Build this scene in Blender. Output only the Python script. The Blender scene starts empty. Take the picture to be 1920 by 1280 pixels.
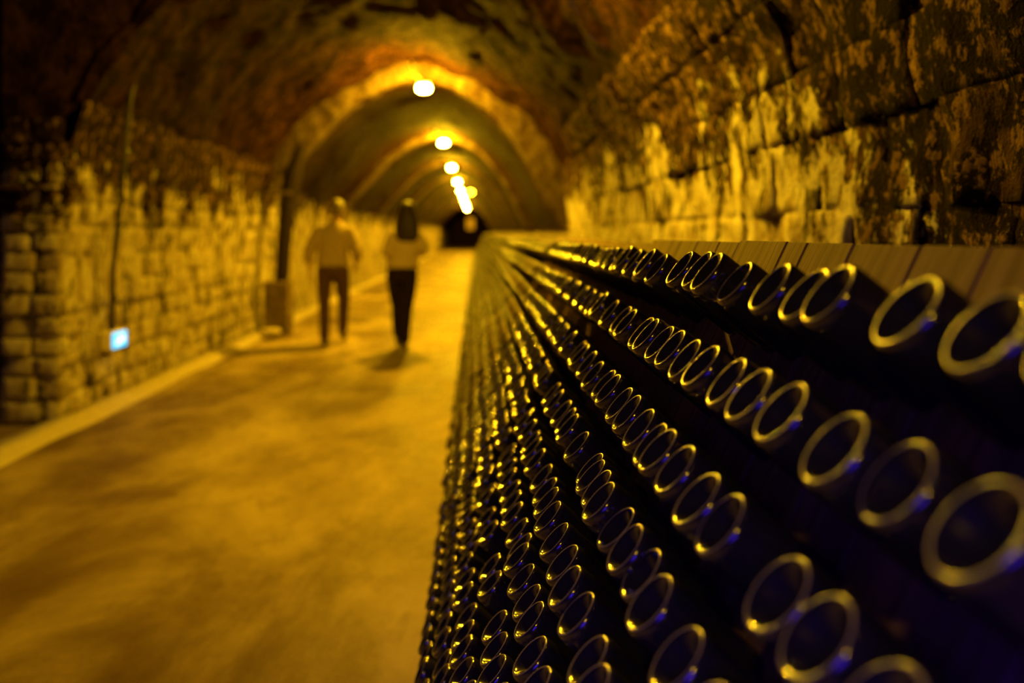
import bpy, bmesh, math, random
import numpy as np
from mathutils import Vector, Matrix, noise

random.seed(7)
C = bpy.context.scene.collection
S = bpy.context.scene
H = 1.37                                   # camera height; all (x, Y, z) below in world metres

# ------------------------------------------------------------------ camera
cam_d = bpy.data.cameras.new('camera')
cam = bpy.data.objects.new('camera', cam_d); C.objects.link(cam)
cam.location = (0, 0, H)
cam.rotation_euler = (math.pi / 2, 0, 0)
cam_d.sensor_fit = 'HORIZONTAL'; cam_d.sensor_width = 36.0
cam_d.lens = 1600 / 1920 * 36
cam_d.shift_x = 67 / 1920
cam_d.shift_y = -202 / 1920
cam_d.clip_start = 0.05; cam_d.clip_end = 300
cam_d.dof.use_dof = True
cam_d.dof.focus_distance = 1.66
cam_d.dof.aperture_fstop = 1.5
S.camera = cam

# ------------------------------------------------------------------ world, exposure
W = bpy.data.worlds.new('world'); S.world = W; W.use_nodes = True
W.node_tree.nodes['Background'].inputs[0].default_value = (0.03, 0.0, 1.0, 1)
W.node_tree.nodes['Background'].inputs[1].default_value = 0.02
vs = S.view_settings
vs.view_transform = 'Standard'; vs.look = 'None'; vs.gamma = 1.0; vs.use_curve_mapping = False
vs.exposure = 0.65
LAMP_COL = (1.0, 0.545, 0.006)              # sodium yellow
LAMP_STRENGTH = 3700.0
LAMP_NEAR = 1900.0                         # the lamp just above the frame burns weaker
LAMP_BACK = 300.0                          # and the one behind the photographer weaker still
# added blue fill spot behind the camera, turns the dark racks navy
bl = bpy.data.lights.new('blue_fill', 'SPOT'); bl.color = (0.07, 0.015, 1.0); bl.energy = 75; bl.shadow_soft_size = 0.6; bl.spot_size = 1.25; bl.spot_blend = 1.0
blo = bpy.data.objects.new('blue_fill', bl); C.objects.link(blo); blo.location = (-0.30, -0.80, 1.20)
blo.rotation_euler = (Vector((0.55, 0.80, 0.05)) - Vector(blo.location)).to_track_quat('-Z', 'Y').to_euler()
bl2 = bpy.data.lights.new('gallery_fill', 'POINT'); bl2.color = (0.10, 0.02, 1.0); bl2.energy = 4; bl2.shadow_soft_size = 0.2  # added blue fill that tints the gallery navy, no lamp known there
bl2o = bpy.data.objects.new('gallery_fill', bl2); C.objects.link(bl2o); bl2o.location = (-7.4, 5.0, 2.6)

# ------------------------------------------------------------------ materials
def new_mat(name, col=(.5, .5, .5), rough=.6, spec=.5, metal=0.0):
    m = bpy.data.materials.new(name); m.use_nodes = True
    b = m.node_tree.nodes['Principled BSDF']
    b.inputs['Base Color'].default_value = (*col, 1)
    b.inputs['Roughness'].default_value = rough
    b.inputs['Metallic'].default_value = metal
    b.inputs['Specular IOR Level'].default_value = spec
    return m

class NT:
    def __init__(s, m): s.t = m.node_tree; s.b = s.t.nodes['Principled BSDF']
    def n(s, typ, **kw):
        x = s.t.nodes.new(typ)
        for k, v in kw.items(): setattr(x, k, v)
        return x
    def l(s, a, b): s.t.links.new(a, b)
    def pos(s, scale=(1, 1, 1), obj=False):
        src = s.n('ShaderNodeTexCoord').outputs['Object'] if obj else s.n('ShaderNodeNewGeometry').outputs['Position']
        mp = s.n('ShaderNodeMapping'); mp.inputs['Scale'].default_value = scale
        s.l(src, mp.inputs['Vector']); return mp.outputs[0]
    def noise(s, vec, scale, detail=4, rough=.6, dist=0.0):
        x = s.n('ShaderNodeTexNoise'); x.inputs['Scale'].default_value = scale
        x.inputs['Detail'].default_value = detail; x.inputs['Roughness'].default_value = rough
        x.inputs['Distortion'].default_value = dist
        s.l(vec, x.inputs['Vector']); return x.outputs['Fac']
    def math(s, op, a, b=None, c=None, clamp=False):
        x = s.n('ShaderNodeMath', operation=op); x.use_clamp = clamp
        for i, v in enumerate((a, b, c)):
            if v is None: continue
            if isinstance(v, (int, float)): x.inputs[i].default_value = v
            else: s.l(v, x.inputs[i])
        return x.outputs[0]
    def step(s, v, lo, hi):
        x = s.n('ShaderNodeMapRange'); x.interpolation_type = 'SMOOTHSTEP'
        x.inputs[1].default_value = lo; x.inputs[2].default_value = hi
        s.l(v, x.inputs[0]); return x.outputs[0]
    def mix(s, f, a, b):
        x = s.n('ShaderNodeMix', data_type='RGBA')
        if isinstance(f, (int, float)): x.inputs[0].default_value = f
        else: s.l(f, x.inputs[0])
        for i, v in ((6, a), (7, b)):
            if isinstance(v, tuple): x.inputs[i].default_value = (*v, 1)
            else: s.l(v, x.inputs[i])
        return x.outputs[2]
    def bump(s, h, strength, dist):
        x = s.n('ShaderNodeBump'); x.inputs['Strength'].default_value = strength; x.inputs['Distance'].default_value = dist
        s.l(h, x.inputs['Height']); s.l(x.outputs[0], s.b.inputs['Normal'])
    def color(s, c): s.l(c, s.b.inputs['Base Color'])

def chalk_material(name, line, near_drop=None, pale=(.72, .66, .52), mid=(.36, .28, .18), dark=(.014, .007, .0035)):
    """Chalk stone, whitish low on the wall and black with soot above a ragged line (line in world metres)."""
    m = new_mat(name, rough=.95, spec=.02); t = NT(m)
    p = t.pos(); ps = t.pos((1, 1, .7)); pf = t.pos((1, 1, .9))
    z = t.n('ShaderNodeSeparateXYZ'); t.l(t.n('ShaderNodeNewGeometry').outputs['Position'], z.inputs[0])
    big = t.noise(ps, 1.9, 5, .6)
    med = t.noise(ps, 8.0, 6, .66, .1)
    fine = t.noise(pf, 30.0, 5, .66, .05)
    h = t.math('ADD', z.outputs[2], t.math('MULTIPLY', t.math('SUBTRACT', big, .5), 1.7))
    h = t.math('ADD', h, t.math('MULTIPLY', t.math('SUBTRACT', med, .5), 1.5))
    h = t.math('ADD', h, t.math('MULTIPLY', t.math('SUBTRACT', fine, .5), .7))
    if near_drop: h = t.math('ADD', h, t.math('MULTIPLY', t.math('SUBTRACT', 1.0, t.step(z.outputs[1], *near_drop[:2])), near_drop[2]))  # dark upper tone reaches lower down towards the near end
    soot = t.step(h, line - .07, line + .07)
    streak = t.noise(t.pos((1, 1, .45)), 6.5, 6, .68, .1)
    spots = t.step(t.math('ADD', streak, t.math('MULTIPLY', t.math('SUBTRACT', fine, .5), .25)), .55, .60)
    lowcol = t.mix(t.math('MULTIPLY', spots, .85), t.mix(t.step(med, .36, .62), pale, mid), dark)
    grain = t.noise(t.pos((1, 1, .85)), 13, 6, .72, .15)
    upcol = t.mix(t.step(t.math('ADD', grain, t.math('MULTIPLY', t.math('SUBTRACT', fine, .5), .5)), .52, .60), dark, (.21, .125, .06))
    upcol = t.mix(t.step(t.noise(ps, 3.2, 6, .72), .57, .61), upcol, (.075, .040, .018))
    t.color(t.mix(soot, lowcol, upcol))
    hh = t.math('ADD', t.math('MULTIPLY', grain, .6), t.math('MULTIPLY', fine, .5))
    hh = t.math('ADD', hh, t.math('MULTIPLY', t.noise(p, 110, 3, .6), .12))
    hh = t.math('SUBTRACT', hh, t.math('MULTIPLY', t.math('ADD', soot, spots), .25))
    t.bump(hh, 1.0, .05)
    return m

M = {}
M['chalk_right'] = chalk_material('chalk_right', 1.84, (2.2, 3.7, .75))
M['chalk_left'] = chalk_material('chalk_left', 1.66, pale=(.60, .53, .42))
def rock_material(name, a, b):
    m = new_mat(name, rough=.95, spec=.02); t = NT(m); p = t.pos((1, .8, .7))
    f = t.noise(p, 6.5, 6, .70, .12); g = t.noise(p, 30, 5, .68)
    t.color(t.mix(t.step(t.math('ADD', t.math('MULTIPLY', f, .6), t.math('MULTIPLY', g, .4)), .42, .62), a, b))
    t.bump(t.math('ADD', f, t.math('MULTIPLY', g, .4)), 1.0, .06)
    return m
M['rock'] = rock_material('sooty_rock', (.006, .0021, .0008), (.046, .0195, .008))
M['rock_far'] = rock_material('vault_rock', (.015, .006, .0022), (.034, .0145, .006))
M['rib'] = rock_material('rib_stone', (.045, .026, .012), (.125, .09, .048))
M['gallery'] = rock_material('gallery_rock', (.012, .009, .009), (.03, .024, .022))
m = M['floor'] = new_mat('worn_floor', rough=.5, spec=.08); t = NT(m); p = t.pos((1, .55, 1))
f = t.noise(p, 1.1, 6, .6, .3); g = t.noise(p, 6, 6, .65); k = t.noise(p, 60, 3, .6)
c = t.mix(t.step(f, .34, .68), (.10, .056, .027), (.38, .29, .175))
c = t.mix(t.math('MULTIPLY', t.step(g, .52, .7), .45), c, (.13, .085, .05))
t.color(c)
rr = t.math('ADD', .58, t.math('MULTIPLY', t.step(f, .3, .7), .2)); t.l(rr, t.b.inputs['Roughness'])
t.bump(t.math('ADD', t.math('MULTIPLY', g, .8), t.math('MULTIPLY', k, .12)), .5, .02)
m = M['kerb'] = new_mat('kerb_mortar', rough=.85, spec=.2); t = NT(m)
t.color(t.mix(t.noise(t.pos(), 7, 5, .6), (.36, .29, .2), (.58, .5, .38))); t.bump(t.noise(t.pos(), 30, 4, .6), .6, .02)
m = M['wood'] = new_mat('rack_wood', rough=.8, spec=.08); t = NT(m)
g = t.noise(t.pos((6, 40, 2), obj=True), 1.6, 6, .6, .6)
t.color(t.mix(t.step(g, .3, .7), (.11, .062, .032), (.23, .14, .075))); t.bump(g, .4, .004)
m = M['glass'] = new_mat('dark_bottle_glass', (.016, .014, .020), .10, 1.0); t = NT(m)
g = t.noise(t.pos(obj=True), 30, 4, .6)
t.l(t.math('ADD', .05, t.math('MULTIPLY', g, .14)), t.b.inputs['Roughness'])
m = M['ring'] = new_mat('worn_glint_ring', (.24, .20, .14), .22, 1.0)  # worn base ring; rim highlights are put into its pale colour
M['glass_far'] = new_mat('far_bottle_glass', (.008, .005, .003), .34, .35)
M['ring_far'] = new_mat('far_base_ring', (.11, .055, .026), .34, .4)  # far rings, rim highlights put into the colour too
M['cap'] = new_mat('dark_cap', (.10, .09, .07), .4, .5, .6)
M['iron'] = new_mat('dark_iron', (.018, .013, .010), .6, .3)
M['housing'] = new_mat('lamp_housing', (.55, .5, .4), .5, .4)
M['vertical'] = new_mat('dark_vertical', (.02, .013, .009), .85, .1)
M['stone_block'] = rock_material('grey_block', (.13, .09, .055), (.24, .18, .11))
M['door_wood'] = new_mat('far_door_wood', (.05, .022, .012), .8, .2)
M['plastic'] = new_mat('cream_plastic', (.70, .62, .42), .45, .4)
def emit(name, col, s):
    m = new_mat(name, (0, 0, 0)); b = m.node_tree.nodes['Principled BSDF']
    b.inputs['Emission Color'].default_value = (*col, 1); b.inputs['Emission Strength'].default_value = s
    return m
M['lamp'] = emit('sodium_lens', LAMP_COL, LAMP_STRENGTH)
M['lamp_near'] = emit('weak_sodium_lens', LAMP_COL, LAMP_NEAR)
M['lamp_back'] = emit('faint_sodium_lens', LAMP_COL, LAMP_BACK)
M['lamp_dim'] = emit('dim_lens', (1, .55, .01), 60)
M['cyan'] = emit('cyan_panel', (.03, .62, 1.0), 1.15)
M['amber'] = emit('amber_lens', (.45, .17, .002), 1.0)
M['white'] = emit('white_pictogram', (.85, .95, 1.0), 1.2)
M['skin'] = new_mat('skin', (.42, .27, .18), .55, .3)
M['hair_grey'] = new_mat('grey_hair', (.13, .095, .06), .5, .6)
M['hair_dark'] = new_mat('dark_hair', (.022, .012, .008), .6, .3)
def cloth(name, c):
    m = new_mat(name, c, .9, .1); t = NT(m); t.bump(t.noise(t.pos((1, 1, .5), obj=True), 9, 4, .5), .5, .03); return m
M['shirt'] = cloth('pale_shirt', (.38, .29, .18))
M['blouse'] = cloth('cream_blouse', (.46, .36, .22))
M['trousers'] = cloth('brown_trousers', (.085, .048, .026))
M['black_trousers'] = cloth('black_trousers', (.018, .010, .008))
M['shoe'] = new_mat('dark_shoe', (.02, .014, .010), .5, .4)

# ------------------------------------------------------------------ helpers
def link(name, mesh, mat=None, parent=None):
    o = bpy.data.objects.new(name, mesh); C.objects.link(o)
    if mat is not None and not mesh.materials:
        for x in (mat if isinstance(mat, (list, tuple)) else [mat]): mesh.materials.append(x)
    if parent is not None: o.parent = parent
    return o
def obj(name, bm, mat=None, parent=None, smooth=False):
    me = bpy.data.meshes.new(name); bm.to_mesh(me); bm.free()
    if smooth: me.polygons.foreach_set('use_smooth', [True] * len(me.polygons))
    return link(name, me, mat, parent)
def pyobj(name, v, f, mat=None, parent=None, smooth=False):
    me = bpy.data.meshes.new(name); me.from_pydata(v, [], f); me.update()
    if smooth: me.polygons.foreach_set('use_smooth', [True] * len(me.polygons))
    return link(name, me, mat, parent)
def empty(name, loc):
    o = bpy.data.objects.new(name, None); o.empty_display_size = .1; o.location = loc; C.objects.link(o); return o
def tag(o, label=None, cat=None, group=None, kind=None):
    for k, v in (('label', label), ('category', cat), ('group', group), ('kind', kind)):
        if v: o[k] = v
    return o
def box_bm(bm, cx, cy, cz, sx, sy, sz, bev=0.0, mat4=None):
    r = bmesh.ops.create_cube(bm, size=1.0)
    vs_ = r['verts']
    for v in vs_: v.co = Vector((v.co.x * sx, v.co.y * sy, v.co.z * sz))
    if bev > 0:
        es = list({e for v in vs_ for e in v.link_edges})
        rb = bmesh.ops.bevel(bm, geom=es, offset=bev, segments=2, affect='EDGES', profile=.5)
        vs_ = list({v for f_ in rb['faces'] for v in f_.verts} | {v for v in vs_ if v.is_valid})
    for v in vs_:
        if mat4 is not None: v.co = mat4 @ v.co
        v.co += Vector((cx, cy, cz))
def tube_vf(pts, radii, n=10, caps=True, ell=1.0):
    """tube through pts with per-point radii"""
    v, f = [], []
    P = [Vector(p) for p in pts]
    up0 = None
    for i, p in enumerate(P):
        d = (P[min(i + 1, len(P) - 1)] - P[max(i - 1, 0)]).normalized()
        ref = Vector((0, 1, 0)) if abs(d.y) < .9 else Vector((1, 0, 0))
        a = d.cross(ref).normalized(); b = d.cross(a).normalized()
        if up0 is not None and a.dot(up0) < 0: a = -a; b = -b
        up0 = a
        r = radii[i] if isinstance(radii, (list, tuple)) else radii
        for k_ in range(n):
            th = 2 * math.pi * k_ / n
            v.append(p + a * math.cos(th) * r + b * math.sin(th) * r * ell)
    for i in range(len(P) - 1):
        for k_ in range(n):
            k2 = (k_ + 1) % n
            f.append((i * n + k_, i * n + k2, (i + 1) * n + k2, (i + 1) * n + k_))
    if caps:
        f.append(tuple(range(n - 1, -1, -1))); f.append(tuple((len(P) - 1) * n + k_ for k_ in range(n)))
    return [tuple(q) for q in v], f
def tube(name, pts, radii, mat, parent=None, n=10):
    v, f = tube_vf(pts, radii, n); return pyobj(name, v, f, mat, parent, smooth=True)
def interp(profile, n):
    """resample a polyline at n points by arc length, gently smoothed"""
    P = [Vector((x, z)) for x, z in profile]
    for _ in range(2):
        Q = [P[0]]
        for i in range(len(P) - 1):
            Q += [P[i] * .75 + P[i + 1] * .25, P[i] * .25 + P[i + 1] * .75]
        P = Q + [P[-1]]
    L = [0]
    for i in range(1, len(P)): L.append(L[-1] + (P[i] - P[i - 1]).length)
    out = []; j = 0
    for k_ in range(n):
        s = L[-1] * k_ / (n - 1)
        while j < len(L) - 2 and L[j + 1] < s: j += 1
        d = L[j + 1] - L[j]; t_ = 0 if d == 0 else (s - L[j]) / d
        out.append(P[j].lerp(P[j + 1], min(1, max(0, t_))))
    return out
def sheet(name, profile, ys, nprof, amp, mat, freq=2.2, edge_fix=False):
    """a rough rock surface: the cross-section profile (x, z) swept along y and displaced by noise"""
    pr = interp([(x, z + H) for x, z in profile], nprof)
    nv = []
    for i in range(nprof):
        d = pr[min(i + 1, nprof - 1)] - pr[max(i - 1, 0)]; nv.append(Vector((d.y, -d.x)).normalized())
    v, f = [], []
    for y in ys:
        for i in range(nprof):
            x, z = pr[i]
            q = Vector((x * freq, y * freq * .7, z * freq * .8))
            d = noise.fractal(q, .9, 2.1, 4) * amp + noise.noise(q * .35) * amp * .8
            w = 0.0 if edge_fix and (i in (0, nprof - 1)) else 1.0
            v.append((x + nv[i].x * d * w, y, z + nv[i].y * d * w))
    for j in range(len(ys) - 1):
        for i in range(nprof - 1):
            a = j * nprof + i
            f.append((a, a + 1, a + nprof + 1, a + nprof))
    o = pyobj(name, v, f, mat, smooth=True); o['kind'] = 'structure'; return o
def frange(a, b, s):
    n = max(1, int(round((b - a) / s))); return [a + (b - a) * i / n for i in range(n + 1)]

# ------------------------------------------------------------------ the tunnel (setting)
YS, YE = -3.2, 96.0                        # near and far end
STEP = 12.0                                # where the vault steps down to a lower arch
XR = 1.30                                  # right wall
# floor
v, f = [], []
fy = frange(YS, 14, .25) + frange(15, YE, 2.0); fx = [-9 + .5 * i for i in range(9)] + frange(-4.6, XR + .12, .3)
for y in fy:
    for x in fx:
        v.append((x, y, .012 * noise.noise((x * .8, y * .8, 0)) - .012 if y < 90 else -.012))
for j in range(len(fy) - 1):
    for i in range(len(fx) - 1):
        a = j * len(fx) + i; f.append((a, a + 1, a + len(fx) + 1, a + len(fx)))
floor = pyobj('floor', v, f, M['floor'], smooth=True); floor['kind'] = 'structure'

VAULT_A = [(-2.85, .95), (-2.66, 1.35), (-2.32, 1.75), (-1.85, 2.10), (-1.3, 2.31), (-.85, 2.37), (-.35, 2.29), (.15, 2.06), (.6, 1.73), (.95, 1.35), (1.2, .95)]
VAULT_A0 = [(-2.02, 2.72), (-1.98, 2.3)] + VAULT_A[3:]                     # over the mouth of the side gallery
VAULT_B = [(-2.95, .55), (-2.72, .85), (-2.42, 1.15), (-2.05, 1.58), (-1.72, 1.86), (-1.25, 2.10), (-.78, 2.22), (-.25, 2.07), (.20, 1.74), (.50, 1.40), (.76, 1.02), (1.02, .45), (1.2, .1)]
GY = 6.17                                  # end of the side gallery opening
ceil = sheet('ceiling', VAULT_A, frange(GY, STEP, .07), 90, .085, M['rock'])
o = sheet('ceiling_near', VAULT_A0, frange(YS, GY, .09), 60, .085, M['rock']); o.name = 'ceiling.001'
o = sheet('ceiling_far', VAULT_B, frange(STEP, 30, .22) + frange(31, YE, 1.2), 44, .05, M['rock_far']); o.name = 'ceiling.002'
# face of the step between the two vaults, and stone ribs further on
def rib(name, prof_out, prof_in, y0, y1, mat, n=40):
    a = interp([(x, z + H) for x, z in prof_out], n); b = interp([(x, z + H) for x, z in prof_in], n)
    v, f = [], []
    for i in range(n):
        for p_, y in ((a[i], y0), (b[i], y0), (b[i], y1), (a[i], y1)):
            w = .025 * noise.noise((p_.x * 4, y * 3, p_.y * 4)) + .02 * noise.noise((p_.x * 11, y * 3, p_.y * 11))
            v.append((p_.x + w, y + w, p_.y + w))
    for i in range(n - 1):
        for k_ in range(4):
            k2 = (k_ + 1) % 4; f.append((i * 4 + k_, (i + 1) * 4 + k_, (i + 1) * 4 + k2, i * 4 + k2))
    o = pyobj(name, v, f, mat); o['kind'] = 'structure'; return o
def grow(prof, s, cx=-.82, cz=.2): return [(cx + (x - cx) * s, cz + (z - cz) * s) for x, z in prof]
rib('trim_1', grow(VAULT_B, 1.40), grow(VAULT_B, .99), STEP - .02, STEP + .35, M['rib'])
for k_, y in enumerate((18.6, 25.1, 31.6, 38.1, 44.6)):
    rib('trim_%d' % (k_ + 2), grow(VAULT_B, 1.08), grow(VAULT_B, .955), y, y + .5, M['rib'])

# walls: a backing surface of mortar, and single stones set in it where they can be told apart
def wall_sheet(name, prof, ys, mat, n=40, amp=.03): return sheet(name, prof, ys, n, amp, mat, freq=3.0)
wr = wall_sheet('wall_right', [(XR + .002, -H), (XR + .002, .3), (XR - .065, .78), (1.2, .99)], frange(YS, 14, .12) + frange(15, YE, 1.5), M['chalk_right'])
wl = wall_sheet('wall_left', [(-3.03, -H), (-3.02, -.3), (-2.96, .5), (-2.84, .97)], frange(GY, 16, .12) + frange(17, YE, 1.5), M['chalk_left'])
def stone(name, P, N, parent, mat, nu, nv_, proud, seed):
    """one irregular stone: P(u, v) gives the wall surface, u, v in 0..1; N points into the tunnel"""
    v, f = [], []
    for j in range(nv_ + 1):
        for i in range(nu + 1):
            p = P(i / nu, j / nv_)
            edge = (i in (0, nu)) + (j in (0, nv_))
            d = proud * (1.0, .92, .8)[edge]
            q = Vector((p.x * 6, p.y * 6, p.z * 4))
            d += .026 * noise.noise(q) + .020 * noise.noise(q * 2.3) + .010 * noise.noise(q * 5.1)
            t_ = Vector((noise.noise(q * 1.3 + Vector((9, 1, 4))), noise.noise(q * 1.3 + Vector((3, 7, 2))), noise.noise(q * 1.3 + Vector((5, 2, 8))))) * .005
            v.append(p + N * d + (t_ if edge else t_ * .5))
    m_ = nu + 1
    for j in range(nv_):
        for i in range(nu): f.append((j * m_ + i, j * m_ + i + 1, (j + 1) * m_ + i + 1, (j + 1) * m_ + i))
    ring = [i for i in range(m_)] + [j * m_ + nu for j in range(1, nv_ + 1)] + [nv_ * m_ + i for i in range(nu - 1, -1, -1)] + [j * m_ for j in range(nv_ - 1, 0, -1)]
    b0 = len(v)
    for r_ in ring: v.append(v[r_] - N * .09)
    for k_ in range(len(ring)):
        k2 = (k_ + 1) % len(ring); f.append((ring[k2], ring[k_], b0 + k_, b0 + k2))
    return pyobj('stone', [tuple(q) for q in v], f, mat, parent, smooth=True)
def lay(parent, mat, xs, N, y0, y1, z0, z1, ch, cl, proud, nu, nv_):
    z = z0; row = 0
    while z < z1 - .05:
        h = ch * random.uniform(.85, 1.2); y = y0 - random.uniform(0, cl * .6) * (row % 2 + .2); y = max(y, y0)
        while y < y1:
            L = cl * random.uniform(.65, 1.35); a, b, c_, d = y - .004, y + L + .002, z - .004, z + h + .002
            dz0, dz1 = random.uniform(-.004, .004), random.uniform(-.004, .004)
            def P(u, w, a=a, b=b, c_=c_, d=d, dz0=dz0, dz1=dz1):
                yy = a + (b - a) * u; zz = c_ + (d - c_) * w + dz0 * (1 - u) + dz1 * u
                return Vector((xs(zz), yy, zz))
            stone('stone', P, N, parent, mat, nu, nv_, proud * random.uniform(.6, 1.2), random.uniform(0, 99))
            y += L
        z += h; row += 1
def xr(z):
    z -= H; return XR + .02 - max(0, z - .3) * .14 - max(0, z - .75) * .42
def xl(z):
    z -= H; return -3.045 + (.0 if z < -.2 else (z + .2) * .11)
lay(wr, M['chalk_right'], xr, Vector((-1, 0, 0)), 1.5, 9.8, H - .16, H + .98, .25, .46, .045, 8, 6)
lay(wl, M['chalk_left'], xl, Vector((1, 0, 0)), GY + .0, 13.6, .03, H + .55, .19, .44, .04, 4, 3)

# pier at the corner of the side gallery: its stones face the camera
pv = sheet('wall_pier', [(-3.44, -H), (-3.44, .9)], [GY + .05, GY + .8], 20, .01, M['chalk_left'])
def quad(name, pts, mat):
    o = pyobj(name, pts, [tuple(range(len(pts)))], mat); o['kind'] = 'structure'; return o
z = .0
while z < H + .72:
    h = random.uniform(.12, .2); x = -3.43
    while x < -3.02:
        L = random.uniform(.16, .42)
        if x + L > -3.09: L = -3.0 - x
        def P(u, w, x=x, L=L, z=z, h=h): return Vector((x + .004 + (L - .008) * u, GY, z + .006 + (h - .012) * w))
        stone('stone', P, Vector((0, -1, 0)), pv, M['chalk_left'], 4, 3, .03 * random.uniform(.4, 1.4), random.uniform(0, 99))
        x += L
    z += h
bm = bmesh.new(); box_bm(bm, -3.20, GY - .02, H + .335, .44, .2, .035, .008)
o = obj('ledge_stone', bm, M['chalk_left'], pv)
bm = bmesh.new(); box_bm(bm, -2.99, GY + .28, H + .46, .10, .46, .22, .015)
o = obj('corner_stone', bm, M['chalk_left'], pv)
quad('wall_back', [(-3.44, GY + .03, 0), (-3.06, GY + .03, 0), (-3.0, GY + .03, H + .85), (-2.79, GY + .03, H + .99), (-2.57, GY + .03, H + 1.36), (-2.22, GY + .03, H + 1.72), (-1.78, GY + .03, H + 2.04), (-1.78, GY + .03, H + 2.66), (-3.44, GY + .03, H + 2.66)], M['rock'])
# the dark side gallery
quad('wall_gallery', [(-9, YS, -.02), (-9, 9, -.02), (-9, 9, 4.4), (-9, YS, 4.4)], M['gallery'])
quad('wall_gallery_far', [(-9, 9, -.02), (-3.3, 9, -.02), (-3.3, 9, 4.4), (-9, 9, 4.4)], M['gallery'])
quad('ceiling_gallery', [(-9, YS, 4.0), (-1.8, YS, 4.0), (-1.8, 9, 4.0), (-9, 9, 4.0)], M['gallery'])

# kerb of mortar along the left wall
def kerb(name, y0, y1, x0, x1, h):
    ys = frange(y0, y1, .2 if y1 < 30 else 1.5); prof = [(x0, 0.0), (x0, h), (x0 + (x1 - x0) * .55, h * .75), (x1, 0.0)]
    v, f = [], []
    for y in ys:
        for x, z_ in prof:
            w = .02 * noise.noise((x * 3, y * 2.2, 0)); v.append((x + w, y, z_ - .005 + (w * .4 if z_ > 0 else -.02)))
    for j in range(len(ys) - 1):
        for i in range(3): a = j * 4 + i; f.append((a, a + 4, a + 5, a + 1))
    o = pyobj(name, v, f, M['kerb'], smooth=True); o['kind'] = 'structure'; return o
kerb('trim_7', 3.2, 13, -3.05, -2.78, .05)
kerb('trim_8', 13, 60, -3.05, -2.8, .05)

# far end of the tunnel
quad('wall_end', [(-3.4, YE, -.05), (1.6, YE, -.05), (1.6, YE, 4.2), (-3.4, YE, 4.2)], M['rock'])
d1 = empty('door_1', (-1.05, YE - .15, 0)); d1['kind'] = 'structure'
for s in (-1, 1):
    bm = bmesh.new()
    for q in range(5): box_bm(bm, s * (.17 + .31 * q), 0, 1.55, .29, .08, 3.1, .01)
    leaf = obj('door_leaf', bm, M['door_wood'], d1)
t = empty('amber_lantern', (-.66, YE - .4, 1.85))
bm = bmesh.new(); box_bm(bm, 0, 0, .65, .8, .1, 1.25, .05); obj('lens', bm, M['amber'], t)
bm = bmesh.new(); box_bm(bm, 0, .06, .65, .9, .06, 1.35, .03); obj('housing', bm, M['iron'], t)
tag(t, 'dull amber light at the dark far end of the tunnel', 'light')

# ------------------------------------------------------------------ lamps down the middle of the vault
def ellipsoid(name, c, r, mat, parent, seg=20, rings=12):
    bm = bmesh.new(); bmesh.ops.create_uvsphere(bm, u_segments=seg, v_segments=rings, radius=1)
    for w in bm.verts:
        e = [abs(w.co[i]) ** .75 * (1 if w.co[i] >= 0 else -1) for i in range(3)]
        w.co = Vector((c[0] + e[0] * r[0], c[1] + e[1] * r[1], c[2] + e[2] * r[2]))
    return obj(name, bm, mat, parent, smooth=True)
ORD = ['first', 'second', 'third', 'fourth', 'fifth', 'sixth', 'seventh', 'eighth', 'ninth', 'tenth', 'eleventh', 'twelfth', 'thirteenth', 'fourteenth', 'fifteenth', 'sixteenth', 'seventeenth', 'eighteenth', 'nineteenth', 'twentieth']
def ordinal(n):
    if n < 20: return ORD[n]
    tens = ['twenty', 'thirty', 'forty', 'fifty'][(n + 1) // 10 - 2]; u = (n + 1) % 10
    return tens[:-1] + 'ieth' if u == 0 else tens + '-' + ORD[u - 1]
LX, LZ = -.712, H + 1.94
def lamp_parts(t, top, glow='lamp'):
    bm = bmesh.new(); box_bm(bm, 0, 0, .062, .15, .09, .03, .01); obj('housing', bm, M['housing'], t)
    ellipsoid('lens', (0, 0, 0), (.088, .052, .048), M[glow], t)
    v1, f1 = tube_vf([(-.03, 0, .09), (-.10, 0, .17), (-.16, 0, top - .03), (-.17, 0, top)], .018, 8); pyobj('bracket', v1, f1, M['housing'], t, True)
    v1, f1 = tube_vf([(.04, 0, .09), (.03, .0, .2), (.02, .0, top)], .006, 6); pyobj('cable', v1, f1, M['iron'], t, True)
t0 = empty('tunnel_lamp', (.05, 5.0, H + 1.75)); lamp_parts(t0, .22, 'lamp_near')
tb = empty('tunnel_lamp', (LX, -2.0, LZ)); lamp_parts(tb, .36, 'lamp_back')
tag(tb, 'faint tunnel lamp behind the photographer, out of the picture', 'lamp', 'yellow lamps along the vault')
t00 = empty('tunnel_lamp', (LX, 4.3, LZ)); lamp_parts(t00, .36)
t1 = empty('tunnel_lamp', (LX, 4.3, LZ)); lamp_parts(t1, .255)
tag(t0, 'tunnel lamp overhead, out of the picture above the nearest stretch of aisle', 'lamp', 'yellow lamps along the vault')
lab = ['largest glowing yellow lamp under the vault, nearest to the couple', 'second glowing yellow lamp along the vault, a little smaller', 'third glowing lamp along the vault', 'fourth glowing lamp along the vault']
for k_ in range(1, 10):
    src = t1
    r = t00 if k_ == 1 else t1 if k_ == 2 else src.copy()
    if k_ > 2:
        C.objects.link(r)
        for ch in list(src.children):
            c2 = ch.copy(); C.objects.link(c2); c2.parent = r
    tag(r, None, 'lamp', 'yellow lamps along the vault'); r.location = (LX + random.uniform(-.02, .02), 11.4 + 6.86 * (k_ - 1), LZ)
    r['label'] = lab[k_ - 1] if k_ <= 4 else '%s glowing lamp along the vault, in the far string' % ordinal(k_ - 1)
t = empty('side_lamp', (-.25, 40, H + 1.95))
bm = bmesh.new(); box_bm(bm, 0, 0, .09, .2, .12, .06, .015); obj('housing', bm, M['housing'], t)
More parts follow.
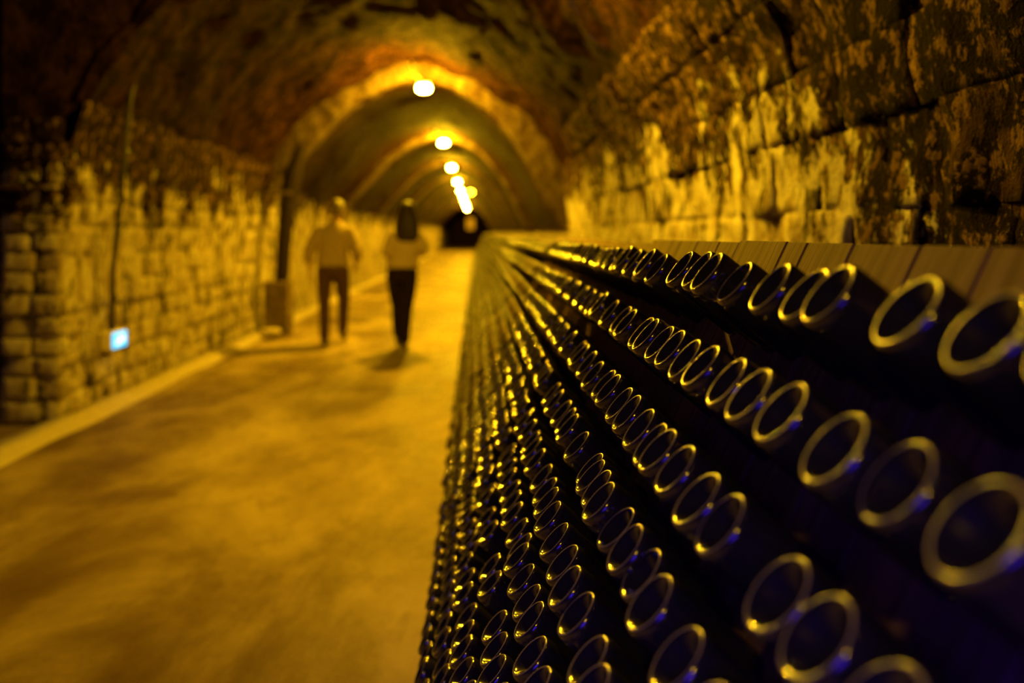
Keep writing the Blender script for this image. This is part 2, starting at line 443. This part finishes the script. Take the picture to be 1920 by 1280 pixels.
ellipsoid('lens', (0, 0, .0), (.09, .06, .07), M['lamp_dim'], t)
tag(t, 'dim yellow lamp just right of the string of far lamps', 'lamp')

# ------------------------------------------------------------------ riddling racks
TOP = Vector((.60, 0, H - .019)); SL = Vector((-.475, 0, -1)).normalized()
NRM = Vector((-SL.z, 0, SL.x)) * -1        # facing the aisle
NRM = Vector((-.903, 0, .429))
RL = .93
def board_mesh(width, length, th, name):
    bm = bmesh.new(); box_bm(bm, 0, 0, -length / 2, th, width - .006, length, .003)
    me = bpy.data.meshes.new(name); bm.to_mesh(me); bm.free(); me.materials.append(M['wood']); return me
front_rot = math.atan2(SL.x, SL.z) + math.pi      # tilt of the front panel about y
WID = [.155, .20, .185, .10, .29]
fronts = [board_mesh(w, 1.485, .028, 'board') for w in WID]
backs = [board_mesh(w, 1.46, .024, 'board') for w in (.3, .33, .3)]
bm = bmesh.new(); box_bm(bm, 0, 0, 0, .05, RL - .02, .05, .006); rail_me = bpy.data.meshes.new('rail'); bm.to_mesh(rail_me); bm.free(); rail_me.materials.append(M['wood'])
nr = 0
y1 = 1.90
racks = [(1.90 - 2 * RL, 0.0), (1.90 - RL, 0.0)] + [(1.90 + RL * k_, random.choice((-.006, -.012, -.004, -.016))) for k_ in range(0, 52)]
for k_, (y0, dz) in enumerate(racks):
    rk = empty('riddling_rack', (TOP.x, y0, 0))
    yy = 0.0
    for w, me in zip(WID, fronts):
        b = bpy.data.objects.new('board', me); C.objects.link(b); b.parent = rk
        b.location = (0, yy + w / 2, TOP.z + dz - .002 * random.random()); b.rotation_euler = (0, math.atan2(.429, .903), 0); yy += w
    yy = .0
    for w, me in zip((.3, .33, .3), backs):
        b = bpy.data.objects.new('back_board', me); C.objects.link(b); b.parent = rk
        b.location = (.035, yy + w / 2, TOP.z + dz - .012); b.rotation_euler = (0, -.36, 0); yy += w
    b = bpy.data.objects.new('rail', rail_me); C.objects.link(b); b.parent = rk; b.location = (.02, RL / 2, .85)
    if k_ < 12:
        where = ['just outside the right edge of the picture', 'nearest in the row, boards showing above its bottles', 'second in the row, a little lower than the nearest'][k_] if k_ < 3 else '%s in the row from the near end' % ordinal(k_ - 1)
        tag(rk, 'wooden riddling rack of upright boards, ' + where, 'rack', 'riddling racks along the right wall')
    else:
        tag(rk, 'riddling rack far down the row, its bottle ends mere specks of light', 'rack', 'riddling racks along the right wall')

# ------------------------------------------------------------------ bottles
def lathe(profile, seg, ringset=(), knurl=0.0, ring_faces=None):
    v, f, mi = [], [], []
    idx = []
    for j, (r, h) in enumerate(profile):
        if r == 0: idx.append([len(v)]); v.append((0, 0, h)); continue
        row = []
        for k_ in range(seg):
            th = 2 * math.pi * k_ / seg; hh = h - (knurl if (j in ringset and k_ % 2) else 0)
            row.append(len(v)); v.append((r * math.cos(th), r * math.sin(th), hh))
        idx.append(row)
    for j in range(len(profile) - 1):
        a, b = idx[j], idx[j + 1]
        for k_ in range(seg):
            k2 = (k_ + 1) % seg
            if len(a) == 1: f.append((a[0], b[k2], b[k_]))
            elif len(b) == 1: f.append((a[k_], a[k2], b[0]))
            else: f.append((a[k_], a[k2], b[k2], b[k_]))
            mi.append(1 if ring_faces and j in ring_faces else 0)
    return v, f, mi
PROF = [(0, .028), (.009, .0265), (.017, .0215), (.0235, .0150), (.0285, .0090), (.0325, .0042), (.0355, .0012), (.0372, .0003), (.0388, 0), (.0402, .0006), (.0418, .0024), (.0431, .0055), (.0438, .0095), (.044, .014), (.044, .15), (.0432, .168), (.039, .197), (.030, .227), (.021, .251), (.0165, .266), (.0150, .28)]
v, f, mi = lathe(PROF, 84, (8,), .0008, (7, 8))
bottle_me = bpy.data.meshes.new('bottle'); bottle_me.from_pydata(v, [], f)
bottle_me.materials.append(M['glass']); bottle_me.materials.append(M['ring'])
bottle_me.polygons.foreach_set('material_index', mi); bottle_me.polygons.foreach_set('use_smooth', [True] * len(f)); bottle_me.update()
v, f, mi = lathe([(.0150, .28), (.0172, .281), (.0175, .297), (.0150, .300), (0, .300)], 24)
cap_me = bpy.data.meshes.new('cap'); cap_me.from_pydata(v, [], f); cap_me.materials.append(M['cap'])
cap_me.polygons.foreach_set('use_smooth', [True] * len(f)); cap_me.update()

X0, Z0, KX, DZ = .400, -.070, .0616, .130
measured = {
 0: [.565, .683, .803, .962, 1.054, 1.174, 1.359, 1.455, 1.531, 1.675, 1.934, 2.02, 2.11, 2.19, 2.30],
 1: [.571, .710, .798, .947, 1.065, 1.173, 1.294, 1.408, 1.51, 1.59, 1.69, 1.785, 1.945, 2.04, 2.17, 2.31],
 2: [.600, .705, .794, .978, 1.06, 1.185, 1.288, 1.36, 1.45, 1.56, 1.66, 1.82, 1.92, 2.03, 2.17, 2.30],
 3: [.680, .800, .925, 1.052, 1.178, 1.25, 1.354, 1.445, 1.55, 1.64, 1.73, 1.90, 2.01, 2.12, 2.22],
 4: [.86, .98, 1.09, 1.19, 1.33, 1.42, 1.53, 1.64, 1.75, 1.87, 1.98, 2.09],
}
TILT = [38, 40, 41, 42, 43, 44, 44, 42, 35, 26]
ROWN = ['top row', 'second row down', 'third row down', 'fourth row down', 'fifth row down', 'fifth row up', 'fourth row up', 'third row up', 'second row up', 'bottom row']
cands = []
for i in range(10):
    ys = list(measured.get(i, []))
    y = ys[-1] if ys else .45 + .117 * random.random()
    ph = 0
    while y < 50:
        y += random.gauss(.110, .013) if y < 8 else .12
        if random.random() < .035: continue
        ys.append(y)
    for y in ys:
        jt = random.gauss(0, .007)
        a = math.radians(TILT[i] + random.gauss(0, 1.2))
        ax = Vector((math.cos(a), random.gauss(0, .012), -math.sin(a))).normalized()
        p = Vector((X0 - KX * i, y, H + Z0 - DZ * i + random.gauss(0, .0025))) + ax * jt
        px = 893 + 1600 * p.x / y; py = 438 - 1600 * (p.z - H) / y
        r = 1600 * .047 / y
        vis = px - r < 1920 and py - r < 1280
        cands.append((y, i, p, ax, vis))
vis = sorted([c for c in cands if c[4]], key=lambda c: c[0])
near = vis[:300]; nearset = set(id(c) for c in near)
rest = [c for c in cands if id(c) not in nearset]
count = [0] * 10
def frame(ax, spin):
    zc = ax; yc = Vector((0, 1, 0)); xc = yc.cross(zc).normalized(); yc = zc.cross(xc)
    m3 = Matrix((xc, yc, zc)).transposed() @ Matrix.Rotation(spin, 3, 'Z'); return m3
for (y, i, p, ax, _) in near:
    b = bpy.data.objects.new('bottle', bottle_me); C.objects.link(b)
    b.location = p; b.rotation_euler = frame(ax, random.uniform(0, 6.28)).to_euler()
    c2 = bpy.data.objects.new('cap', cap_me); C.objects.link(c2); c2.parent = b
    n = count[i]; count[i] += 1
    where = 'nearest to the camera in the %s' % ROWN[i] if n == 0 else '%s from the near end in the %s' % (ordinal(n), ROWN[i])
    tag(b, 'dark bottle base, ' + where, 'bottle', 'bottles in the riddling racks')
# the rest of the bottles, too many and too small to count
def stuff_bottles(items, seg, prof, rings, name):
    v, f, mi = lathe(prof, seg, (), 0, rings)
    V = np.array(v); nV = len(V); allv = []; allf = []; am = []
    for q, (y, i, p, ax, _) in enumerate(items):
        m3 = np.array(frame(ax, random.uniform(0, 1)))
        allv.append(V @ m3.T + np.array(p))
        allf += [tuple(k_ + q * nV for k_ in ff) for ff in f]; am += mi
    return np.concatenate(allv), allf, am
midp = [(0, .029), (.020, .023), (.0305, .0065), (.0352, .0004), (.0385, .0003), (.0425, .005), (.044, .014), (.044, .16), (.030, .225)]
farp = [(0, .024), (.033, .002), (.0385, .0), (.044, .010), (.044, .16)]
A = stuff_bottles([c for c in rest if c[0] < 10], 16, midp, (3, 4), 'a')
B = stuff_bottles([c for c in rest if c[0] >= 10], 8, farp, (1,), 'b')
nA = len(A[0])
me = bpy.data.meshes.new('distant_bottles')
me.from_pydata(np.concatenate([A[0], B[0]]).tolist(), [], A[1] + [tuple(k_ + nA for k_ in ff) for ff in B[1]])
me.materials.append(M['glass_far']); me.materials.append(M['ring_far'])
me.polygons.foreach_set('material_index', A[2] + B[2]); me.polygons.foreach_set('use_smooth', [True] * len(me.polygons)); me.update()
tag(link('distant_bottles', me), 'countless dark bottle ends glinting down the far length of the racks', 'bottles', kind='stuff')

# ------------------------------------------------------------------ left wall: conduit, emergency light, dark strip
t = empty('emergency_light', (-3.0, 6.95, H - .86))
bm = bmesh.new(); box_bm(bm, .045, 0, 0, .09, .30, .15, .012); obj('case', bm, M['plastic'], t)
bm = bmesh.new(); box_bm(bm, .096, 0, 0, .012, .26, .125, .004); pan = obj('light_panel', bm, M['cyan'], t)
def poly(name, pts, x, th, mat, parent):
    n = len(pts); v = [(x, a, b) for a, b in pts] + [(x + th, a, b) for a, b in pts]
    f = [tuple(range(n - 1, -1, -1)), tuple(range(n, 2 * n))] + [(i, (i + 1) % n, n + (i + 1) % n, n + i) for i in range(n)]
    return pyobj(name, v, f, mat, parent)
poly('pictogram', [(-.09, -.03), (-.03, -.045), (.0, -.02), (.06, -.025), (.09, .0), (.06, .045), (.03, .02), (-.02, .035), (-.06, .02)], .102, .003, M['white'], pan)
tag(t, 'small cyan glowing emergency light in a cream case low on the left wall', 'light')
t = empty('conduit', (-2.96, 6.88, H - .78))
v, f = tube_vf([(.02, 0, 0), (.03, 0, .5), (.09, 0, 1.0), (.13, 0, 1.5), (.17, 0, 1.9), (.21, 0, 2.05)], .021, 10); pyobj('pipe', v, f, M['iron'], t, True)
for z in (.25, .85, 1.45):
    bm = bmesh.new(); box_bm(bm, .02 + z * .075, 0, z, .05, .07, .03, .004); obj('clip', bm, M['iron'], t)
tag(t, 'thin dark conduit running up the left wall above the cyan light', 'pipe')
PX = (535 - 893) / 1600 * 11.75
t = empty('dark_strip', (PX, 11.7, 0))  # dark leaning shaft over a stone block
v, f = tube_vf([(-.04, 0, .72), (-.01, 0, 1.2), (.05, 0, 1.8), (.12, 0, 2.2), (.24, 0, 2.58)], [.095, .10, .11, .12, .07], 8); pyobj('shaft', v, f, M['vertical'], t)
bm = bmesh.new(); box_bm(bm, -.06, 0, 1.92, .34, .3, .04, .008); obj('collar', bm, M['stone_block'], t)
bm = bmesh.new(); box_bm(bm, -.08, 0, .36, .34, .34, .72, .02); obj('plinth', bm, M['stone_block'], t)
tag(t, 'dark timber strip on a stone plinth against the left wall, left of the man', 'post')
bm = bmesh.new(); bmesh.ops.create_icosphere(bm, subdivisions=3, radius=.11)
for w in bm.verts:
    w.co *= 1 + .25 * noise.noise(w.co * 14); w.co.z *= .45; w.co.x *= 1.3; w.co += Vector((-2.72, 11.35, .07))
tag(obj('stone_rubble', bm, M['kerb'], smooth=True), 'pale lump of stone on the kerb at the foot of the dark strip', 'stone')

# ------------------------------------------------------------------ the two people, walking away
def loft(v, f, rings, n=20):
    """elliptical rings (x, y, z, rx, ry) joined into a closed tube"""
    b = len(v)
    for (x, y, z, rx, ry) in rings:
        for k_ in range(n):
            th = 2 * math.pi * k_ / n; v.append((x + rx * math.cos(th), y + ry * math.sin(th), z))
    for i in range(len(rings) - 1):
        for k_ in range(n):
            k2 = (k_ + 1) % n; f.append((b + i * n + k_, b + i * n + k2, b + (i + 1) * n + k2, b + (i + 1) * n + k_))
    f.append(tuple(b + k_ for k_ in range(n - 1, -1, -1))); f.append(tuple(b + (len(rings) - 1) * n + k_ for k_ in range(n)))
def limb(v, f, pts, radii, n=14):
    # rounded ends
    P = [Vector(p) for p in pts]; R = list(radii)
    d0 = (P[0] - P[1]).normalized(); d1 = (P[-1] - P[-2]).normalized()
    P2 = [P[0] + d0 * R[0] * .8, P[0] + d0 * R[0] * .45] + P + [P[-1] + d1 * R[-1] * .45, P[-1] + d1 * R[-1] * .8]
    R2 = [R[0] * .4, R[0] * .85] + R + [R[-1] * .85, R[-1] * .4]
    a, b = tube_vf(P2, R2, n); o_ = len(v); v += a; f += [tuple(q + o_ for q in ff) for ff in b]
def ball(v, f, c, r, seg=20, rings=14):
    b = len(v)
    for j in range(1, rings):
        ph = math.pi * j / rings
        for k_ in range(seg):
            th = 2 * math.pi * k_ / seg
            v.append((c[0] + r[0] * math.sin(ph) * math.cos(th), c[1] + r[1] * math.sin(ph) * math.sin(th), c[2] + r[2] * math.cos(ph)))
    for j in range(rings - 2):
        for k_ in range(seg):
            k2 = (k_ + 1) % seg; f.append((b + j * seg + k_, b + (j + 1) * seg + k_, b + (j + 1) * seg + k2, b + j * seg + k2))
    f.append(tuple(b + k_ for k_ in range(seg))); f.append(tuple(b + (rings - 2) * seg + k_ for k_ in range(seg - 1, -1, -1)))
def hand(v, f, wrist, d, side):
    """palm, four curled fingers and a thumb; d = direction the hand points, side = inward direction of the palm"""
    d = Vector(d).normalized(); s = Vector(side).normalized(); w = d.cross(s).normalized(); p = Vector(wrist)
    for q in (-.026, -.009, .009, .026):
        limb(v, f, [p + w * q * .6, p + d * .05 + w * q, p + d * .095 + w * q], [.016, .0165, .0125], 8)
    for q, L in ((-.028, .062), (-.0095, .075), (.0095, .070), (.028, .054)):
        a = p + d * .095 + w * q * 1.05
        limb(v, f, [a, a + d * L * .5 + s * .008, a + d * L * .8 + s * L * .35, a + d * L * .85 + s * L * .7], [.0095, .009, .0085, .0075], 8)
    a = p + d * .03 - w * .028
    limb(v, f, [a, a - w * .02 + d * .03 + s * .015, a - w * .022 + d * .06 + s * .028], [.013, .011, .009], 8)
def fused(name, v, f, mat, parent, vox=.011, smooth=3):
    o = pyobj(name, v, f, mat, parent, smooth=True)
    m_ = o.modifiers.new('fuse', 'REMESH'); m_.mode = 'VOXEL'; m_.voxel_size = vox; m_.use_smooth_shade = True
    m2 = o.modifiers.new('soften', 'SMOOTH'); m2.iterations = smooth; m2.factor = .5
    return o
def head(v, f, c, s=1.0):
    x, y, z = c                              # face looks to +y
    ball(v, f, (x, y - .01 * s, z + .02 * s), (.076 * s, .096 * s, .105 * s))
    loft(v, f, [(x, y + .02 * s, z - .115 * s, .022 * s, .028 * s), (x, y + .022 * s, z - .10 * s, .042 * s, .052 * s), (x, y + .012 * s, z - .06 * s, .060 * s, .076 * s), (x, y, z, .072 * s, .092 * s)])
    limb(v, f, [(x, y + .085 * s, z + .015 * s), (x, y + .103 * s, z - .028 * s), (x, y + .088 * s, z - .036 * s)], [.010 * s, .014 * s, .010 * s], 8)   # nose
    for q in (-1, 1):
        ball(v, f, (x + q * .077 * s, y - .005 * s, z - .008 * s), (.010 * s, .018 * s, .032 * s), 10, 8)  # ears
        ball(v, f, (x + q * .031 * s, y + .078 * s, z + .012 * s), (.015 * s, .012 * s, .010 * s), 10, 8)  # eyes
    limb(v, f, [(x - .022 * s, y + .078 * s, z - .065 * s), (x, y + .084 * s, z - .065 * s), (x + .022 * s, y + .078 * s, z - .065 * s)], [.007 * s, .009 * s, .007 * s], 8)  # mouth

def shoe(v, f, x, y, z, toe, pitch=0.0):
    d = Vector((0, math.cos(pitch), math.sin(pitch) * -1)); u = Vector((0, math.sin(pitch), math.cos(pitch)))
    o_ = Vector((x, y, z))
    limb(v, f, [o_ - d * .045 + u * .035, o_ + d * .05 + u * .042, o_ + d * .13 + u * .032, o_ + d * .175 + u * .028], [.037, .042, .042, .028], 12)
    limb(v, f, [o_ + u * .05, o_ + u * .10], [.040, .040], 12)

# --- man
mx, my = (624 - 893) / 1600 * 10.6, 10.6
man = empty('person', (mx, my, 0))
LA, LK, LH = (-.085, -.10, .085), (-.110, .03, .49), (-.095, 0, .93)
RA, RK, RH = (.085, .24, .135), (.110, .17, .52), (.100, 0, .93)
v, f = [], []
loft(v, f, [(0, 0, .88, .15, .11), (0, 0, .98, .165, .115), (.0, 0, 1.10, .150, .105), (.01, .0, 1.25, .165, .11), (.02, .0, 1.38, .175, .10), (.03, .005, 1.46, .12, .075), (.035, .01, 1.52, .062, .06), (.04, .02, 1.60, .056, .058)])
limb(v, f, [LH, LK, LA], [.085, .055, .042]); limb(v, f, [RH, RK, RA], [.085, .055, .042])
ls, le, lw = (-.185, 0, 1.40), (-.29, -.05, 1.13), (-.285, -.01, .90)
rs, re, rw = (.225, 0, 1.40), (.30, -.03, 1.13), (.27, .16, 1.00)
limb(v, f, [ls, le, lw], [.052, .042, .028]); limb(v, f, [rs, re, rw], [.052, .042, .028])
hand(v, f, lw, (.0, .05, -1), (1, .1, 0)); hand(v, f, rw, (-.15, .8, -.4), (-.8, 0, -.5))
head(v, f, (.052, .03, 1.665), 1.04)
fused('body', v, f, M['skin'], man, .009, 2)
v, f = [], []
loft(v, f, [(0, 0, .965, .205, .145), (0, 0, 1.0, .208, .150), (0, 0, 1.10, .195, .14), (.01, 0, 1.25, .205, .135), (.02, 0, 1.37, .215, .120), (.03, .005, 1.445, .165, .095), (.035, .01, 1.50, .085, .075), (.038, .012, 1.535, .068, .066)])
limb(v, f, [(-.165, 0, 1.405), (-.23, -.03, 1.28), (-.285, -.05, 1.15), (-.292, -.035, 1.06)], [.078, .080, .074, .068])
limb(v, f, [(.205, 0, 1.405), (.26, -.02, 1.28), (.298, -.03, 1.15), (.293, .04, 1.08)], [.078, .080, .074, .066])
fused('shirt', v, f, M['shirt'], man, .012, 4)
v, f = [], []
loft(v, f, [(0, 0, .84, .17, .13), (0, 0, .90, .192, .140), (0, 0, .985, .186, .135)])
limb(v, f, [(-.098, 0, .90), (-.108, .02, .68), LK, (-.095, -.05, .27), (LA[0], LA[1], .10)], [.108, .090, .074, .066, .062])
limb(v, f, [(.100, 0, .90), (.110, .08, .70), RK, (.097, .205, .30), (RA[0], RA[1], .155)], [.108, .090, .074, .066, .062])
fused('trousers', v, f, M['trousers'], man, .012, 4)
v, f = [], []; shoe(v, f, LA[0], LA[1], .0, 0); fused('shoe', v, f, M['shoe'], man, .008, 2)
v, f = [], []; shoe(v, f, RA[0], RA[1], .05, 0, .28); fused('shoe', v, f, M['shoe'], man, .008, 2)
v, f = [], []; ball(v, f, (.052, .008, 1.705), (.086, .106, .100)); ball(v, f, (.052, -.02, 1.65), (.080, .082, .075))
fused('hair', v, f, M['hair_grey'], man, .009, 2)
tag(man, 'person walking away on the left, pale shirt, brown trousers and short hair', 'person')

# --- woman
wx, wy = (753 - 893) / 1600 * 10.1, 10.1
wom = empty('person', (wx, wy, 0))
LA, LK, LH = (-.055, .16, .12), (-.06, .12, .50), (-.080, 0, .90)
RA, RK, RH = (.045, -.14, .085), (.055, .02, .48), (.095, 0, .90)
v, f = [], []
loft(v, f, [(0, 0, .85, .155, .115), (.01, 0, .94, .160, .115), (.02, 0, 1.08, .125, .095), (.045, 0, 1.22, .14, .10), (.06, .0, 1.34, .150, .09), (.065, .005, 1.41, .10, .065), (.065, .01, 1.47, .05, .05), (.065, .02, 1.56, .046, .05)])
limb(v, f, [LH, LK, LA], [.085, .052, .038]); limb(v, f, [RH, RK, RA], [.085, .052, .038])
ls, le, lw = (-.10, 0, 1.355), (-.175, -.03, 1.14), (-.10, .18, 1.08)
rs, re, rw = (.215, 0, 1.355), (.275, -.02, 1.17), (.20, .19, 1.12)
limb(v, f, [ls, le, lw], [.043, .036, .024]); limb(v, f, [rs, re, rw], [.043, .036, .024])
hand(v, f, lw, (.5, .8, .1), (.6, -.4, -.3)); hand(v, f, rw, (-.5, .8, .1), (-.6, -.4, -.3))
head(v, f, (.07, .03, 1.61), .97)
fused('body', v, f, M['skin'], wom, .009, 2)
v, f = [], []
loft(v, f, [(.005, 0, .965, .192, .145), (.01, 0, 1.0, .188, .142), (.03, 0, 1.10, .172, .125), (.045, 0, 1.22, .178, .125), (.06, 0, 1.33, .188, .112), (.065, .005, 1.40, .135, .085), (.065, .01, 1.45, .07, .065)])
limb(v, f, [(-.095, 0, 1.355), (-.14, -.015, 1.25), (-.172, -.03, 1.16), (-.15, .06, 1.11)], [.066, .066, .062, .056])
limb(v, f, [(.205, 0, 1.355), (.245, -.01, 1.26), (.272, -.02, 1.18), (.25, .06, 1.15)], [.066, .066, .062, .056])
fused('blouse', v, f, M['blouse'], wom, .012, 4)
v, f = [], []
loft(v, f, [(.0, 0, .80, .165, .13), (.005, 0, .88, .186, .142), (.008, 0, .985, .172, .13)])
limb(v, f, [(-.085, 0, .86), (-.078, .06, .68), LK, (-.06, .14, .28), (LA[0], LA[1], .16)], [.100, .088, .074, .066, .062])
limb(v, f, [(.092, 0, .86), (.080, .02, .68), RK, (.050, -.06, .27), (RA[0], RA[1], .13)], [.100, .088, .074, .066, .062])
fused('trousers', v, f, M['black_trousers'], wom, .012, 4)
v, f = [], []; shoe(v, f, LA[0], LA[1], .045, 0, .28); fused('shoe', v, f, M['shoe'], wom, .008, 2)
v, f = [], []; shoe(v, f, RA[0], RA[1], .0, 0); fused('shoe', v, f, M['shoe'], wom, .008, 2)
v, f = [], []
ball(v, f, (.07, .0, 1.652), (.100, .112, .106))
loft(v, f, [(.078, -.10, 1.27, .085, .022), (.075, -.095, 1.32, .135, .045), (.072, -.080, 1.42, .150, .066), (.07, -.052, 1.52, .138, .085), (.07, -.02, 1.64, .104, .105)])
fused('hair', v, f, M['hair_dark'], wom, .009, 3)
tag(wom, 'person walking away on the right, long dark hair, cream top and black trousers', 'person')
